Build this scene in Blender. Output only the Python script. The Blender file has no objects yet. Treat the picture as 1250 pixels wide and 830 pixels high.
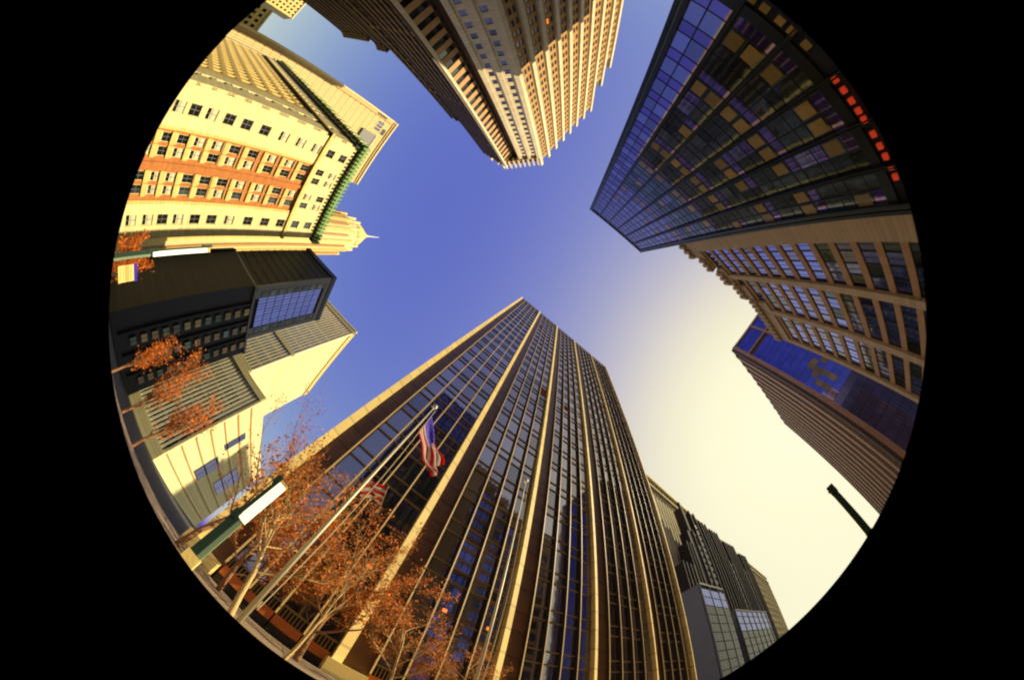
import bpy, math, random
from mathutils import Vector, Matrix
R = math.radians
random.seed(7)
S = bpy.context.scene
COL = S.collection

# ------------------------------------------------------------------ camera (fisheye, looking up)
cd = bpy.data.cameras.new('camera'); cam = bpy.data.objects.new('camera', cd); COL.objects.link(cam); S.camera = cam
cd.type = 'PANO'; cd.panorama_type = 'FISHEYE_LENS_POLYNOMIAL'
cd.sensor_width = 36.0; cd.sensor_fit = 'HORIZONTAL'
cd.fisheye_fov = 2 * 499.5 / 345.0
cd.fisheye_polynomial_k0 = 0; cd.fisheye_polynomial_k1 = -1 / (345 * 36 / 1250.0)
cd.fisheye_polynomial_k2 = 0; cd.fisheye_polynomial_k3 = 0; cd.fisheye_polynomial_k4 = 0
cd.shift_x = -7.4 / 1250; cd.shift_y = -21.0 / 830
cd.clip_start = 0.05; cd.clip_end = 5000
RT = Vector((0.77289252, -0.61478647, 0.15708196))
DN = Vector((0.63452356, 0.75042858, -0.18503188))
FW = Vector((-0.0041237, 0.24268196, 0.97009714))
m = Matrix((( RT.x, -DN.x, -FW.x, 0), (RT.y, -DN.y, -FW.y, 0), (RT.z, -DN.z, -FW.z, 1.6), (0, 0, 0, 1)))
cam.matrix_world = m

# ------------------------------------------------------------------ sky, sun, exposure
SUN_AZ, SUN_EL = -9.0, 36.0
sd = Vector((math.cos(R(SUN_AZ)) * math.cos(R(SUN_EL)), math.sin(R(SUN_AZ)) * math.cos(R(SUN_EL)), math.sin(R(SUN_EL))))
wd = bpy.data.worlds.new('World'); S.world = wd; wd.use_nodes = True
nt = wd.node_tree; bg = nt.nodes['Background']
sky = nt.nodes.new('ShaderNodeTexSky'); sky.sky_type = 'NISHITA'; sky.sun_disc = False
sky.sun_elevation = R(SUN_EL); sky.sun_rotation = R(90 - SUN_AZ)
sky.air_density = 1.0; sky.dust_density = 3.2; sky.ozone_density = 3.0; sky.altitude = 50
EXPO = 0.35
# soft shoulder on the sky: pale, creamy air round the sun and an even blue elsewhere
K = 0.12 * 2 ** EXPO
def vmath(op, a, b):
    n = nt.nodes.new('ShaderNodeVectorMath'); n.operation = op
    for k, q in ((0, a), (1, b)):
        if isinstance(q, tuple): n.inputs[k].default_value = q
        else: nt.links.new(q, n.inputs[k])
    return n.outputs[0]
cs = vmath('MULTIPLY', sky.outputs[0], (K, K, K))
cs = vmath('POWER', cs, (1.57, 1.69, .32))
cd_ = vmath('ADD', cs, (.183, .21, .394))
ct = vmath('DIVIDE', cs, cd_)
co_ = vmath('MULTIPLY', ct, (1.04 / K, 1.0 / K, .88 / K))
nt.links.new(co_, bg.inputs[0])
bg.inputs[1].default_value = 0.12
sl = bpy.data.lights.new('sun', 'SUN'); so = bpy.data.objects.new('sun', sl); COL.objects.link(so)
sl.energy = 5.0; sl.angle = R(0.5); sl.color = (1.0, 0.84, 0.55)
so.rotation_euler = sd.to_track_quat('Z', 'Y').to_euler(); so.location = sd * 400
S.view_settings.view_transform = 'Standard'; S.view_settings.look = 'None'
S.view_settings.exposure = EXPO; S.view_settings.gamma = 1.0; S.view_settings.use_curve_mapping = False
S.render.engine = 'CYCLES'
S.cycles.max_bounces = 6; S.cycles.glossy_bounces = 4; S.cycles.diffuse_bounces = 1
S.cycles.use_denoising = True; S.cycles.pixel_filter_type = 'BLACKMAN_HARRIS'; S.cycles.filter_width = 2.1

# ------------------------------------------------------------------ materials
MATS = {}
def mat(name, col, rough=0.7, metal=0.0, n1=0.35, amt=0.12, bump=0.0, bscale=8.0, spec=0.5, emis=None, estr=0, rnd=0.0, streak=0.0, coat=0, course=0.0):
    if name in MATS: return MATS[name]
    M = bpy.data.materials.new(name); M.use_nodes = True; t = M.node_tree; N = t.nodes; L = t.links
    b = N['Principled BSDF']
    b.inputs['Roughness'].default_value = rough; b.inputs['Metallic'].default_value = metal
    b.inputs['Specular IOR Level'].default_value = spec
    if coat: b.inputs['Coat Weight'].default_value = coat; b.inputs['Coat Roughness'].default_value = 0.03
    geo = N.new('ShaderNodeNewGeometry')
    rgb = N.new('ShaderNodeRGB'); rgb.outputs[0].default_value = (*col, 1)
    cur = rgb.outputs[0]
    def mul(cur, fac_out, lo, hi):
        mr = N.new('ShaderNodeMapRange'); mr.inputs[3].default_value = lo; mr.inputs[4].default_value = hi
        L.new(fac_out, mr.inputs[0])
        mx = N.new('ShaderNodeMix'); mx.data_type = 'RGBA'; mx.blend_type = 'MULTIPLY'; mx.inputs[0].default_value = 1
        L.new(cur, mx.inputs[6]); L.new(mr.outputs[0], mx.inputs[7]); return mx.outputs[2]
    if amt:
        nz = N.new('ShaderNodeTexNoise'); nz.inputs['Scale'].default_value = n1; nz.inputs['Detail'].default_value = 6; nz.inputs['Roughness'].default_value = 0.65
        L.new(geo.outputs['Position'], nz.inputs['Vector']); cur = mul(cur, nz.outputs[0], 1 - amt * 2, 1 + amt * 1.6)
    if streak:
        mp = N.new('ShaderNodeMapping'); mp.inputs['Scale'].default_value = (1.6, 1.6, 0.06)
        L.new(geo.outputs['Position'], mp.inputs[0])
        ns = N.new('ShaderNodeTexNoise'); ns.inputs['Scale'].default_value = 1.0; ns.inputs['Detail'].default_value = 4
        L.new(mp.outputs[0], ns.inputs['Vector']); cur = mul(cur, ns.outputs[0], 1 - streak * 1.6, 1 + streak)
    if course:
        sp_ = N.new('ShaderNodeSeparateXYZ'); L.new(geo.outputs['Position'], sp_.inputs[0])
        dv = N.new('ShaderNodeMath'); dv.operation = 'DIVIDE'; dv.inputs[1].default_value = course; L.new(sp_.outputs[2], dv.inputs[0])
        fc = N.new('ShaderNodeMath'); fc.operation = 'FRACT'; L.new(dv.outputs[0], fc.inputs[0])
        gt = N.new('ShaderNodeMath'); gt.operation = 'GREATER_THAN'; gt.inputs[1].default_value = .10; L.new(fc.outputs[0], gt.inputs[0])
        cur = mul(cur, gt.outputs[0], .72, 1.0)
        fl = N.new('ShaderNodeMath'); fl.operation = 'FLOOR'; L.new(dv.outputs[0], fl.inputs[0])
        wn = N.new('ShaderNodeTexWhiteNoise'); wn.noise_dimensions = '1D'; L.new(fl.outputs[0], wn.inputs['W'])
        cur = mul(cur, wn.outputs['Value'], .90, 1.06)
    if rnd:
        oi = N.new('ShaderNodeObjectInfo'); ad = N.new('ShaderNodeMath'); ad.operation = 'ADD'
        L.new(geo.outputs['Random Per Island'], ad.inputs[0]); L.new(oi.outputs['Random'], ad.inputs[1])
        fr = N.new('ShaderNodeMath'); fr.operation = 'FRACT'; L.new(ad.outputs[0], fr.inputs[0])
        cur = mul(cur, fr.outputs[0], 1 - rnd, 1 + rnd)
    L.new(cur, b.inputs['Base Color'])
    if bump:
        nb = N.new('ShaderNodeTexNoise'); nb.inputs['Scale'].default_value = bscale; nb.inputs['Detail'].default_value = 3
        L.new(geo.outputs['Position'], nb.inputs['Vector'])
        bp = N.new('ShaderNodeBump'); bp.inputs['Strength'].default_value = 1.0; bp.inputs['Distance'].default_value = bump
        L.new(nb.outputs[0], bp.inputs['Height']); L.new(bp.outputs[0], b.inputs['Normal'])
    if emis:
        b.inputs['Emission Color'].default_value = (*emis, 1); b.inputs['Emission Strength'].default_value = estr
    MATS[name] = M; return M

def glass(name, col, rough=0.04, bump=0.012, bscale=0.35, rnd=0.3, metal=0.9):
    return mat(name, col, rough, metal, amt=0.0, bump=bump, bscale=bscale, rnd=rnd)

g_main = glass('mirror_glass_grey', (.33, .31, .32), bump=.010, rnd=.28)
g_blue = glass('mirror_glass_blue', (.24, .23, .38), bump=.005, bscale=.3, rnd=.25)
g_bronze = glass('bronze_glass', (.13, .13, .17), rough=.1, rnd=.4)
g_dark = glass('dark_glass', (.10, .12, .12), rough=.06, rnd=.45)
g_sky = glass('sky_glass', (.22, .26, .66), bump=.012, rnd=.12)
g_deep = glass('deep_blue_glass', (.20, .15, .38), bump=.005, bscale=.25, rnd=.15)
g_ultra = glass('ultramarine_glass', (.13, .12, .36), bump=.006, bscale=.25, rnd=.15)
g_green = glass('green_dark_glass', (.07, .10, .08), rough=.08, rnd=.6, metal=.6)
m_fin = mat('pale_yellow_stone', (.92, .70, .24), .75, amt=.07, bump=.01, streak=.06, course=2.2)
m_panel = mat('brown_granite', (.19, .09, .03), .5, amt=.28, n1=.8, bump=.01, streak=.14, course=4.33)
m_mull = mat('gold_mullion', (.55, .37, .13), .6, amt=.10)
m_oband = mat('orange_glazed_tile', (.80, .22, .03), .4, amt=.2, n1=2)
m_mdark = mat('dark_mullion', (.035, .028, .02), .6, amt=.1)
m_trans = mat('bronze_transom', (.36, .25, .09), .45, metal=.3, amt=.1)
m_black = mat('black_metal', (.012, .015, .012), .35, metal=.3, amt=.2)
m_cream = mat('cream_stone', (.84, .61, .19), .85, amt=.12, n1=.5, bump=.03, streak=.10, course=0.8)
m_creamw = mat('white_terracotta', (.90, .77, .36), .8, amt=.10, n1=.5, bump=.03, streak=.09, course=0.8)
m_orange = mat('orange_brick', (.56, .20, .05), .9, amt=.22, n1=1.2, bump=.03, bscale=14, course=0.5)
m_copper = mat('green_copper', (.20, .36, .10), .75, amt=.25, n1=.8, bump=.03)
m_dkgreen = mat('dark_verdigris', (.03, .06, .03), .8, amt=.3)  # dark green that paints shade under string course and cornice
m_tanw = mat('tan_stone', (.66, .50, .22), .85, amt=.08, streak=.06, course=1.2)
m_tanrib = mat('tan_stone_light', (.72, .58, .28), .85, amt=.06)
m_dkwall = mat('charcoal_panel', (.012, .016, .021), .7, amt=.25, streak=.12)
m_dkframe = mat('grey_frame_panel', (.17, .17, .16), .6, amt=.12)
m_white = mat('white_stone', (.84, .75, .38), .8, amt=.06, streak=.06, course=1.1)
m_wfin = mat('white_fin_stone', (.90, .86, .58), .75, amt=.06, streak=.05)
m_bluewin = glass('window_blue_grey', (.10, .12, .2), rough=.1, rnd=.4)
m_louvre = mat('rust_louvre', (.36, .14, .07), .7, amt=.2)
m_bronzew = mat('bronze_brown_stone', (.085, .042, .018), .6, amt=.3, n1=.4, bump=.02, streak=.15)  # base colour darkened to stand for shade on the fronts
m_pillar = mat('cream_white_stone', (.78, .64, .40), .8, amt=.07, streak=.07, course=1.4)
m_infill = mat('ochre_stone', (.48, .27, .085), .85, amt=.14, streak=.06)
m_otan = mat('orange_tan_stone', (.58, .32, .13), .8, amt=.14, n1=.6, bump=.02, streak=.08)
m_ptan = mat('sand_stone', (.66, .46, .24), .8, amt=.10, bump=.02, streak=.06, course=0.9)
m_rbr = mat('red_bronze', (.42, .22, .10), .5, metal=.3, amt=.15)
m_deco = mat('sooty_brick', (.035, .024, .012), .9, amt=.3, n1=.3, streak=.15, course=1.5)  # base colour darkened to carry the stepped tower's shade
m_yel = mat('yellow_limestone', (.88, .74, .34), .85, amt=.07, streak=.05, course=1.5)
m_roof = mat('roof_gravel', (.18, .17, .15), .95, amt=.2, n1=2)
m_red = mat('red_lit_sign', (.6, .04, .01), .5, amt=0, emis=(1, .07, .02), estr=.22)
m_warm = mat('warm_lit_window', (.20, .125, .035), .15, n1=.9, amt=0.3, emis=(1, .55, .12), estr=.022, rnd=.6)  # glowing windows, and painted gold reflections on the blue and bronze towers
m_orl = mat('orange_lit_pane', (.9, .3, .05), .5, amt=0, emis=(1, .22, .03), estr=1.2)  # glowing panes on the stone tower, painted reflections on the grey one
m_curtain = mat('drawn_curtain', (.30, .07, .03), .9, amt=.15)
g_black = mat('black_window', (.015, .017, .02), .18, amt=.1, rnd=.5)
m_blind = mat('cream_blind', (.72, .66, .40), .8, amt=.08)
m_pole = mat('pole_aluminium', (.62, .56, .36), .55, metal=.3, amt=.06)
m_rope = mat('rope', (.75, .62, .34), .9, amt=.1)
m_ball = mat('white_ball', (.85, .85, .8), .3, amt=0)
m_lampd = mat('lamp_dark_green', (.02, .05, .035), .4, metal=.3, amt=.15)
m_lampw = mat('lamp_white_glass', (.92, .92, .84), .35, amt=.02, emis=(1, .93, .62), estr=.7)
m_lampg = mat('lamp_grey_green', (.20, .29, .18), .5, amt=.1)
m_bark = mat('bark', (.34, .17, .07), .9, amt=.35, n1=6, bump=.02, bscale=20)
m_bark2 = mat('pale_bark', (.66, .48, .20), .85, amt=.25, n1=5, bump=.02, bscale=20)
m_leafo = mat('leaf_orange', (.90, .26, .02), .7, amt=.3, n1=1.5, rnd=.55)
m_leafb = mat('leaf_brown', (.60, .24, .045), .8, amt=.3, n1=1.5, rnd=.6)
m_asph = mat('asphalt', (.05, .05, .05), .9, amt=.2, n1=3, bump=.01, bscale=40)
m_pave = mat('plaza_paving', (.30, .22, .14), .8, amt=.2, n1=1.5, bump=.01)
m_kerb = mat('kerb_stone', (.36, .34, .30), .8, amt=.15)
m_line = mat('road_paint', (.75, .75, .70), .7, amt=.1)
m_fred = mat('flag_red', (.85, .02, .01), .75, amt=.1, n1=6)
m_fwhite = mat('flag_white', (.92, .90, .84), .75, amt=.06, n1=6)
m_fblue = mat('flag_blue', (.12, .06, .90), .75, amt=.1, n1=6)

for M in (m_fred, m_fwhite, m_fblue, m_leafo, m_leafb):   # thin things let light through
    t = M.node_tree; b = t.nodes['Principled BSDF']; tr = t.nodes.new('ShaderNodeBsdfTranslucent'); mx = t.nodes.new('ShaderNodeMixShader')
    t.links.new(b.inputs['Base Color'].links[0].from_socket, tr.inputs['Color']); mx.inputs[0].default_value = .55
    t.links.new(b.outputs[0], mx.inputs[1]); t.links.new(tr.outputs[0], mx.inputs[2]); t.links.new(mx.outputs[0], t.nodes['Material Output'].inputs['Surface'])

# ------------------------------------------------------------------ mesh helpers
class Fr:   # frame on a wall: x along the wall, o outward, z up
    def __init__(s, p, n):
        s.p = Vector((p[0], p[1])); s.n = Vector(n).normalized(); s.d = Vector((-s.n.y, s.n.x))
    def w(s, x, o, z): return (s.p.x + s.d.x * x + s.n.x * o, s.p.y + s.d.y * x + s.n.y * o, z)
    def mat(s, x, o, z):
        a = s.w(x, o, z); return Matrix(((s.d.x, -s.n.x, 0, a[0]), (s.d.y, -s.n.y, 0, a[1]), (0, 0, 1, a[2]), (0, 0, 0, 1)))
class MB:
    def __init__(s): s.v = []; s.f = []; s.m = []; s.mats = []
    def mi(s, m):
        if m not in s.mats: s.mats.append(m)
        return s.mats.index(m)
    def add(s, vs, fs, m):
        b = len(s.v); s.v += [tuple(v) for v in vs]; k = s.mi(m)
        for f in fs: s.f.append(tuple(b + i for i in f)); s.m.append(k)
    BF = [(0, 3, 2, 1), (4, 5, 6, 7), (0, 1, 5, 4), (1, 2, 6, 5), (2, 3, 7, 6), (3, 0, 4, 7)]
    def box(s, fr, x0, x1, o0, o1, z0, z1, m):   # o0 < o1 outward
        vs = [fr.w(x, o, z) for z in (z0, z1) for x, o in ((x0, o1), (x1, o1), (x1, o0), (x0, o0))]
        s.add(vs, s.BF, m)
    def wbox(s, x0, x1, y0, y1, z0, z1, m):
        s.add([(x, y, z) for z in (z0, z1) for x, y in ((x0, y0), (x1, y0), (x1, y1), (x0, y1))], s.BF, m)
    def prism(s, pts, z0, z1, m, top=True):   # pts ccw seen from above
        n = len(pts); vs = [(x, y, z0) for x, y in pts] + [(x, y, z1) for x, y in pts]
        fs = [(i, (i + 1) % n, n + (i + 1) % n, n + i) for i in range(n)] + [tuple(range(n, 2 * n)), tuple(range(n - 1, -1, -1))]
        s.add(vs, fs, m)
    def fprism(s, fr, prof, z0, z1, m):   # prof = (x, outward) pairs, going ccw seen from above when x right, outward towards viewer
        s.prism([fr.w(x, o, 0)[:2] for x, o in prof], z0, z1, m)
    def tube(s, pts, rad, m, n=8, cap=True):
        rings = []
        for i, p in enumerate(pts):
            p = Vector(p); a = Vector(pts[max(i - 1, 0)]); c = Vector(pts[min(i + 1, len(pts) - 1)]); t = (c - a).normalized()
            u = t.orthogonal().normalized() if i == 0 else (u - t * u.dot(t)).normalized()
            w = t.cross(u); r = rad[i] if isinstance(rad, (list, tuple)) else rad
            rings.append([p + (u * math.cos(2 * math.pi * k / n) + w * math.sin(2 * math.pi * k / n)) * r for k in range(n)])
        vs = [v for r in rings for v in r]; fs = []
        for i in range(len(pts) - 1):
            for k in range(n): fs.append((i * n + k, i * n + (k + 1) % n, (i + 1) * n + (k + 1) % n, (i + 1) * n + k))
        if cap: fs += [tuple(range(n - 1, -1, -1)), tuple((len(pts) - 1) * n + k for k in range(n))]
        s.add(vs, fs, m)
    def lathe(s, c, prof, m, n=24):   # prof (r, z)
        vs = []; fs = []
        for r, z in prof:
            for k in range(n): a = 2 * math.pi * k / n; vs.append((c[0] + r * math.cos(a), c[1] + r * math.sin(a), c[2] + z))
        for i in range(len(prof) - 1):
            for k in range(n): fs.append((i * n + k, i * n + (k + 1) % n, (i + 1) * n + (k + 1) % n, (i + 1) * n + k))
        fs.append(tuple(range(n - 1, -1, -1))); fs.append(tuple((len(prof) - 1) * n + k for k in range(n)))
        s.add(vs, fs, m)
    def mesh(s, name):
        me = bpy.data.meshes.new(name); me.from_pydata(s.v, [], s.f)
        for m in s.mats: me.materials.append(m)
        me.polygons.foreach_set('material_index', s.m); me.update(); return me
    def build(s, name, parent=None, smooth=False):
        if not s.f: return None
        me = s.mesh(name)
        if smooth: me.polygons.foreach_set('use_smooth', [True] * len(me.polygons))
        o = bpy.data.objects.new(name, me); COL.objects.link(o)
        if parent:
            o.parent = parent; o.matrix_parent_inverse = Matrix.Translation(-Vector(parent.location))
        return o
def thing(name, label, cat, loc=(0, 0, 0), group=None):
    o = bpy.data.objects.new(name, None); COL.objects.link(o); o.location = loc; o.empty_display_size = 1
    o['label'] = label; o['category'] = cat
    if group: o['group'] = group
    return o
def struct(mb, name, kind='structure'):
    o = mb.build(name); o['kind'] = kind; return o

# windows: geometry of one unit in local coords (x right, y = -outward, z up)
F0 = Fr((0, 0), (0, -1))
WM = {}
def wgeo(kind, w, h):
    key = (kind, round(w, 2), round(h, 2))
    if key in WM: return WM[key]
    b = MB(); B = lambda x0, x1, o0, o1, z0, z1, m: b.box(F0, x0, x1, o0, o1, z0, z1, m)
    def pane(m, x0=0, x1=w, z0=0, z1=h): B(x0, x1, -.06, .02, z0, z1, m)
    k = kind
    if k.startswith('curtain'):
        g = {'curtain': g_main, 'curtain_dark': g_dark, 'curtain_red': m_curtain, 'curtain_lit': m_orl, 'curtain_blind': m_curtain}[k]
        sp = h * .30
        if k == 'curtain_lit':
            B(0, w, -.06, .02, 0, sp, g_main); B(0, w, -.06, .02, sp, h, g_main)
            B(w * .35, w * .55, .025, .06, sp * 1.3, sp * 1.3 + .3, m_orl)  # small glowing box paints an orange reflection on the glass
        elif k == 'curtain_blind':
            B(0, w, -.06, .02, 0, sp, g_main); B(0, w, -.06, .02, sp, h * .6, g_main); B(0, w, -.05, .021, h * .6, h, g)
        else:
            B(0, w, -.06, .02, 0, sp, g_main); B(0, w, -.06, .02, sp, h, g)
        B(0, w, -.05, .15, -.07, .07, m_trans); B(0, w, -.05, .15, sp - .07, sp + .07, m_trans)
    elif k in ('bluewin', 'bluelit', 'bluedark'):
        B(0, w, -.06, .02, 0, h * .38, g_dark if k == 'bluedark' else g_deep); B(0, w, -.06, .02, h * .38, h, {'bluewin': g_blue, 'bluelit': g_dark, 'bluedark': g_dark}[k])
        if k == 'bluelit': B(w * .12, w * .88, .02, .05, h * .46, h * .93, m_warm)  # warm box paints a gold reflection on dark glass
        B(0, w, -.05, .08, h * .38 - .04, h * .38 + .04, m_black); B(w - .05, w + .05, -.05, .09, 0, h, m_black)
        B(0, w, -.05, .08, -.04, .04, m_black)
    elif k in ('sash', 'sash_blind', 'bay', 'bay_blind'):
        f = .1
        B(0, w, -.3, -.1, 0, h, g_dark)
        if k[:3] == 'bay': B(-.25, w + .25, .0, .42, -1.15, -.28, m_cream); B(-.2, w + .2, .0, .3, h + .05, h + .3, m_otan)
        if k[-5:] == 'blind': B(0, w, -.2, -.09, h * .35, h, m_blind)
        B(0, f, -.25, 0, 0, h, m_creamw); B(w - f, w, -.25, 0, 0, h, m_creamw); B(f, w - f, -.25, 0, h - f, h, m_creamw); B(f, w - f, -.25, 0, 0, f, m_creamw)
        B(f, w - f, -.2, -.03, h * .5 - .04, h * .5 + .04, m_dkframe); B(w * .5 - .04, w * .5 + .04, -.19, -.035, f, h - f, m_dkframe)
        B(-.12, w + .12, -.05, .18, -.2, 0, m_creamw)
    elif k in ('plain_bronze', 'plain_blue', 'plain_dark', 'plain_green', 'plain_sky', 'plain_grey', 'plain_lit', 'plain_orange', 'plain_ultra', 'plain_black'):
        g = {'plain_bronze': g_bronze, 'plain_blue': g_blue, 'plain_dark': g_dark, 'plain_green': g_green, 'plain_sky': g_sky, 'plain_grey': m_bluewin, 'plain_lit': m_warm, 'plain_ultra': g_ultra, 'plain_black': g_black, 'plain_orange': m_orl}[k]
        pane(g, 0, w, 0, h); B(0, w, -.05, .07, -.04, .05, m_black); B(0, .07, -.05, .06, .05, h, m_black)
        B(w * .5 - .03, w * .5 + .03, -.05, .055, .05, h, m_black)
    me = b.mesh('window_' + k); WM[key] = (b, me); return WM[key]

class Bld:
    def __init__(s, name, label, cat, loc, group=None):
        s.root = thing(name, label, cat, (loc[0], loc[1], 0), group); s.wall = MB(); s.win = []; s.parts = []
    def w(s, fr, x, z, w, h, kind, o=0.0): s.win.append((fr, x, z, w, h, kind, o))
    def part(s, name, mb, smooth=False): return mb.build(name, s.root, smooth)
    def finish(s, cap=100):
        s.part('wall', s.wall)
        def score(q):
            fr, x, z, w, h, k, o = q; c = Vector(fr.w(x + w / 2, o, z + h / 2)) - Vector((0, 0, 1.6)); d = c.length
            return -(w * h * abs(c.x * fr.n.x + c.y * fr.n.y) / d ** 3)
        s.win.sort(key=score)
        for fr, x, z, w, h, k, o in s.win[:cap]:
            me = wgeo(k, w, h)[1]; ob = bpy.data.objects.new('window', me); COL.objects.link(ob)
            ob.parent = s.root; ob.matrix_parent_inverse = Matrix.Translation(-Vector(s.root.location)); ob.matrix_world = fr.mat(x, o, z)
            ob.matrix_parent_inverse = Matrix.Identity(4); ob.matrix_basis = Matrix.Translation(-Vector(s.root.location)) @ fr.mat(x, o, z)
        rest = MB()
        for fr, x, z, w, h, k, o in s.win[cap:]:
            b = wgeo(k, w, h)[0]; base = len(rest.v); M = fr.mat(x, o, z)
            rest.v += [tuple(M @ Vector(v)) for v in b.v]; mp = [rest.mi(q) for q in b.mats]
            rest.f += [tuple(base + i for i in f) for f in b.f]; rest.m += [mp[i] for i in b.m]
        r = rest.build('window', s.root)
        if r: r['kind'] = 'stuff'
def spandrels(mb, fr, x0, x1, z0, z1, rows, t, m):   # horizontal strips between window rows
    z = z0
    for a, b in rows + [(z1, None)]:
        if a - z > .02: mb.box(fr, x0, x1, -.2, t, z, a, m)
        z = b
def piers(mb, fr, z0, z1, x0, x1, cols, t, m):
    x = x0
    for a, b in cols + [(x1, None)]:
        if a - x > .02: mb.box(fr, x, a, -.2, t, z0, z1, m)
        x = b

# ------------------------------------------------------------------ setting: ground, street, kerbs
g = MB(); g.wbox(-2500, 2500, -2500, 2500, -.6, -.15, m_asph); struct(g, 'ground')
g = MB(); g.wbox(-20, 78, -8, 19.2, -.15, 0, m_pave)
for i in range(-20, 78, 3): g.wbox(i, i + .04, -8, 19.2, 0, .004, m_asph)
struct(g, 'plaza')
g = MB(); g.wbox(-300, 300, -18, -8.4, -.146, -.142, m_asph); struct(g, 'road')
g = MB(); g.wbox(-20, 78, -8.35, -8.0, -.15, .012, m_kerb); struct(g, 'kerb')
g = MB()
for i in range(-60, 160, 6): g.wbox(i, i + 3, -13.1, -12.95, -.142, -.138, m_line)
struct(g, 'road_marking')

# ------------------------------------------------------------------ main tower: grey glass slab with yellow fins
def main_tower():
    B = Bld('office_tower', 'tall grey glass tower with yellow stone fins, standing behind the flagpoles', 'tower', (18, 32))
    Y = 20.5; X0 = -6.2; H = 121.6; fh = 4.33; z0 = 2.25; nf = 27; top = z0 + nf * fh
    B.wall.prism([(X0 + .1, Y + .3), (42.3, Y + .3), (42.3, 38), (X0 + .1, 38)], 0, H - 1.2, m_panel)
    fr = Fr((X0, Y), (0, -1))
    par = MB(); par.box(fr, .1, 48.6, -.4, .25, top + .05, H - .6, m_trans); par.box(fr, .1, 48.6, -.42, .35, H - .6, H - .2, m_mdark)
    B.part('parapet', par)
    bays = [9.7, 9.7, 9.8, 9.9, 8.9]; x = 0
    for bi, bw in enumerate(bays):
        pw = .66; br = 1.6 if bi < 4 else 1.1; cw = (bw - pw - br) / 4
        p = MB()
        # slanted fin: left edge stands further out
        p.fprism(fr, [(x, 0), (x + pw, 0), (x + pw, .34), (x, .60)][::1], 1.1, H, m_fin)
        p.fprism(fr, [(x - .25, 0), (x + pw + br - .1, 0), (x + pw + br - .1, .98), (x - .25, 1.0)], .0, 1.1, m_fin)
        B.part('pillar', p)
        q = MB(); q.box(fr, x + pw, x + pw + br, -.2, .12, 1.12, top, m_panel)
        for k in range(1, 28): q.box(fr, x + pw, x + pw + br - .02, .1, .135, z0 + k * fh - .03, z0 + k * fh + .03, m_mdark)
        B.part('granite_panel', q)
        for c in range(4):
            cx = x + pw + br + c * cw
            mu = MB(); mu.fprism(fr, [(cx - .05, 0), (cx + .05, 0), (cx + .05, .40), (cx - .05, .42)], 1.4, top, m_mdark)
            mu.fprism(fr, [(cx - .06, .40), (cx + .06, .40), (cx + .06, .43), (cx - .06, .47)], 1.4, top + .1, m_mull)
            B.part('mullion', mu)
            for k in range(nf):
                z = z0 + k * fh; kind = 'curtain'; rr = random.random()
                if bi == 1 and k in (10, 11) and rr < .5: kind = random.choice(['curtain_dark', 'curtain_red', 'curtain_dark'])
                elif rr < .006: kind = 'curtain_blind'
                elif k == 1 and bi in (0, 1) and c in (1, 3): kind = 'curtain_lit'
                B.w(fr, cx + .07, z, cw - .14, fh, kind)
            B.wall.box(fr, cx + .05, cx + cw - .05, -.2, .05, 0, .62, m_mdark); B.wall.box(fr, cx + .05, cx + cw - .05, -.2, .12, .63, 1.38, m_oband)
            g = MB()
            g.box(fr, cx + .09, cx + cw - .09, -.25, -.1, 1.4, 2.2, m_black)
            for j in range(7): a = cx + .12 + j * (cw - .24) / 7; g.box(fr, a, a + .07, -.1, .1, 1.4, 2.2, m_trans)
            B.part('louvre_grille', g)
        x += bw
    p = MB(); p.fprism(fr, [(x, 0), (x + .7, 0), (x + .7, .34), (x, .60)], 1.1, H, m_fin); p.box(fr, x - .25, x + 1.0, 0, .98, 0, 1.1, m_fin); B.part('pillar', p)
    r = MB(); r.wbox(4, 34, 26, 34, H - 1.2, H + 3, m_dkwall); B.part('roof_house', r)
    B.finish(100)
main_tower()

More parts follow.
